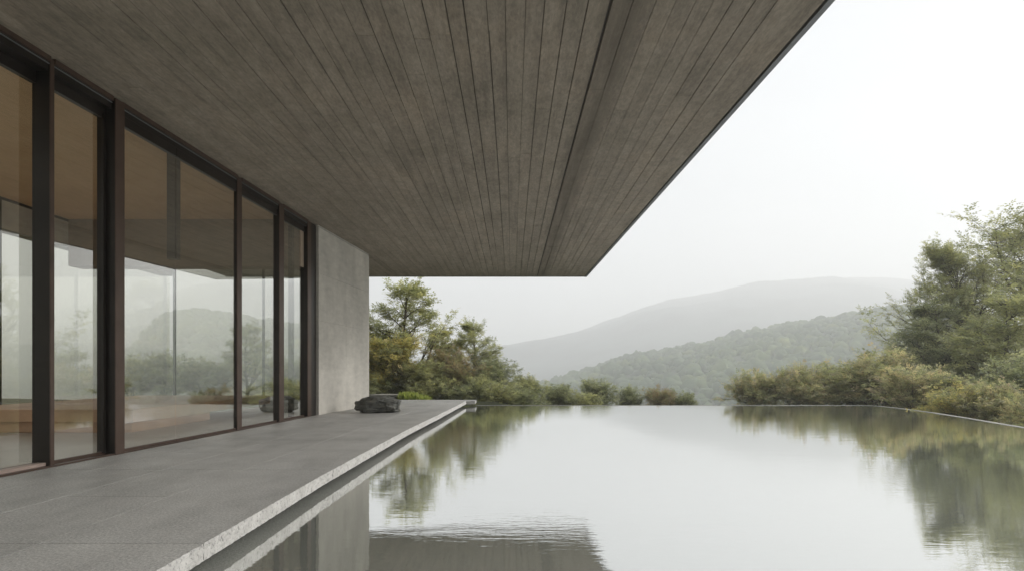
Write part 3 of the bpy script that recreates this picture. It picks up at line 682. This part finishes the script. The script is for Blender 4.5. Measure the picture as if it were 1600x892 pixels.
pl('leafy_shrub', 'bushC', 'autumn', 1640, 610, 15.4, 'low tawny shrub at the right pool edge beside the frame side', 'shrub', GR, 2.9, 1.0)
pl('broadleaf_tree', 'big', 'pale', 1592, 284, 33, 'big spreading green tree rising above the shrubs at the right', 'tree', GX, 1.1, 1.1, -5.0)
pl('broadleaf_tree', 'big', 'pale', 1532, 385, 31, 'full green tree filling the gap left of the big tree, second tallest at the right', 'tree', GX, 4.1, .95)
pl('broadleaf_tree', 'airy', 'pale', 1580, 455, 25.5, 'pale green small tree low in front of the big tree at the right', 'tree', GX, .9, 1.2)
pl('broadleaf_tree', 'airy', 'green', 1462, 468, 29, 'smaller green tree in front of the left side of the big tree', 'tree', GX, 2.6, 1.0)
# outside the frame at the right, mirrored in the glass front
MIRL = ['green tree mirrored in the leftmost glass pane', 'wide green shrub beyond the pool corner, mirrored in the glass front', 'low green shrub close to the right pool edge, mirrored in the glass', 'olive shrub behind the right row, mirrored in the second pane',
        'wide green shrub below the big tree, mirrored in the glass', 'widest, farthest green shrub mirrored at the left of the glass front']
for k, (key, mat, x, y, top, wd, rz) in enumerate([('airy', 'green', 27, 44, 2.6, 1.2, 1), ('bushA', 'green', 16.5, 18, 1.3, 1.2, 2), ('bushB', 'green', 14.2, 13.0, .9, 1.1, 3),
        ('bushA', 'pale', 19.5, 21.5, 1.6, 1.2, 4), ('bushB', 'green', 22, 27, 1.5, 1.3, 5), ('bushA', 'green', 34, 40, 1.2, 1.6, 1)]):
    plant('broadleaf_tree' if key == 'airy' else 'leafy_shrub', key, mat, x, y, top, MIRL[k], 'tree' if key == 'airy' else 'shrub', 'mirrored shrubs right of the pool', rz, wd)
for k, (px_, tp_, yd_, ky_, mt_, lb_, ct_) in enumerate([(385, 505, 27, 'airy', 'pale', 'small pale green tree seen through the glass front at its far end', 'tree'), (330, 560, 25.5, 'bushA', 'green', 'dark shrub seen through the glass left of the small tree', 'shrub'),
        (265, 552, 26, 'bushB', 'green', 'wide green shrub seen through the long central pane', 'shrub'), (450, 560, 26, 'bushA', 'pale', 'olive shrub seen through the last narrow pane', 'shrub'), (210, 560, 27, 'bushB', 'pale', 'olive shrub seen through the long pane, next to the thick mullion', 'shrub')]):
    pl('broadleaf_tree' if ct_ == 'tree' else 'leafy_shrub', ky_, mt_, px_, tp_, yd_, lb_, ct_, 'plants seen through the glass front', k*1.9, 1.0, -.5)
# garden foliage seen behind the room
for k, (x, y, s_) in enumerate([(-19, 14, 2.2), (-20, 20, 2.8)]):
    plant('leafy_shrub', ('bushA', 'bushB')[k % 2], 'green', x, y, s_, ('lower green shrub in the garden seen through the rear glazing', 'taller green shrub farther back behind the rear glazing')[k], 'shrub', 'shrubs behind the room', k*1.7, 1.2, -.1)
# low ground cover beyond the terrace
rn = np.random.RandomState(8); N = 2600
gx = rn.uniform(-4.2, -2.95, N); gy = rn.uniform(22.0, 23.4, N); keep = ~((gx < -3.9) & (gy < 23.4)); gx, gy = gx[keep], gy[keep]; N = len(gx)
gz = ground_z(gx, gy)+.0; hgt = rn.uniform(.08, .3, N)*(1+.4*np.sin(gx*3)); an = rn.uniform(0, 6.28, N); w_ = rn.uniform(.03, .06, N)
b0 = np.stack([gx, gy, gz], -1); dx = np.stack([np.cos(an)*w_, np.sin(an)*w_, 0*an], -1)
tp = b0+np.stack([rn.normal(0, .08, N), rn.normal(0, .08, N), hgt], -1); md = b0*.5+tp*.5
VV = np.stack([b0, md+dx, tp, md-dx], 1).reshape(-1, 3); me = npmesh('ground_cover', VV, np.arange(len(VV)).reshape(-1, 4), 4)
me.attributes.new('tint', 'FLOAT', 'POINT').data.foreach_set('value', np.repeat(rn.uniform(.2, .9, N), 4).astype(np.float32))
tag(link('ground_cover', me, mat_leaf('lime_ground_leaves', [(.22, .27, .08), (.32, .38, .11), (.42, .45, .16)])), 'low lime green plants growing beyond the terrace end', 'ground cover', kind='stuff')

# ------------------------------------------------------------------ haze
b = bmesh.new(); bmesh.ops.create_cube(b, size=1)
for v in b.verts: v.co = Vector((v.co.x*7600, v.co.y*7600, -70+(v.co.z+.5)*(335)))
me = D.meshes.new('haze'); b.to_mesh(me); b.free()
hm = D.materials.new('haze_air'); hm.use_nodes = True; hn = hm.node_tree; hn.nodes.clear()
ho = hn.nodes.new('ShaderNodeOutputMaterial'); hv = hn.nodes.new('ShaderNodeVolumePrincipled')
hv.inputs['Color'].default_value = (1, 1, 1, 1); hv.inputs['Density'].default_value = .00125; hv.inputs['Anisotropy'].default_value = .3
hn.links.new(hv.outputs[0], ho.inputs['Volume'])
tag(link('haze', me, hm), 'pale haze filling the valley and veiling the mountains', 'haze', kind='stuff')
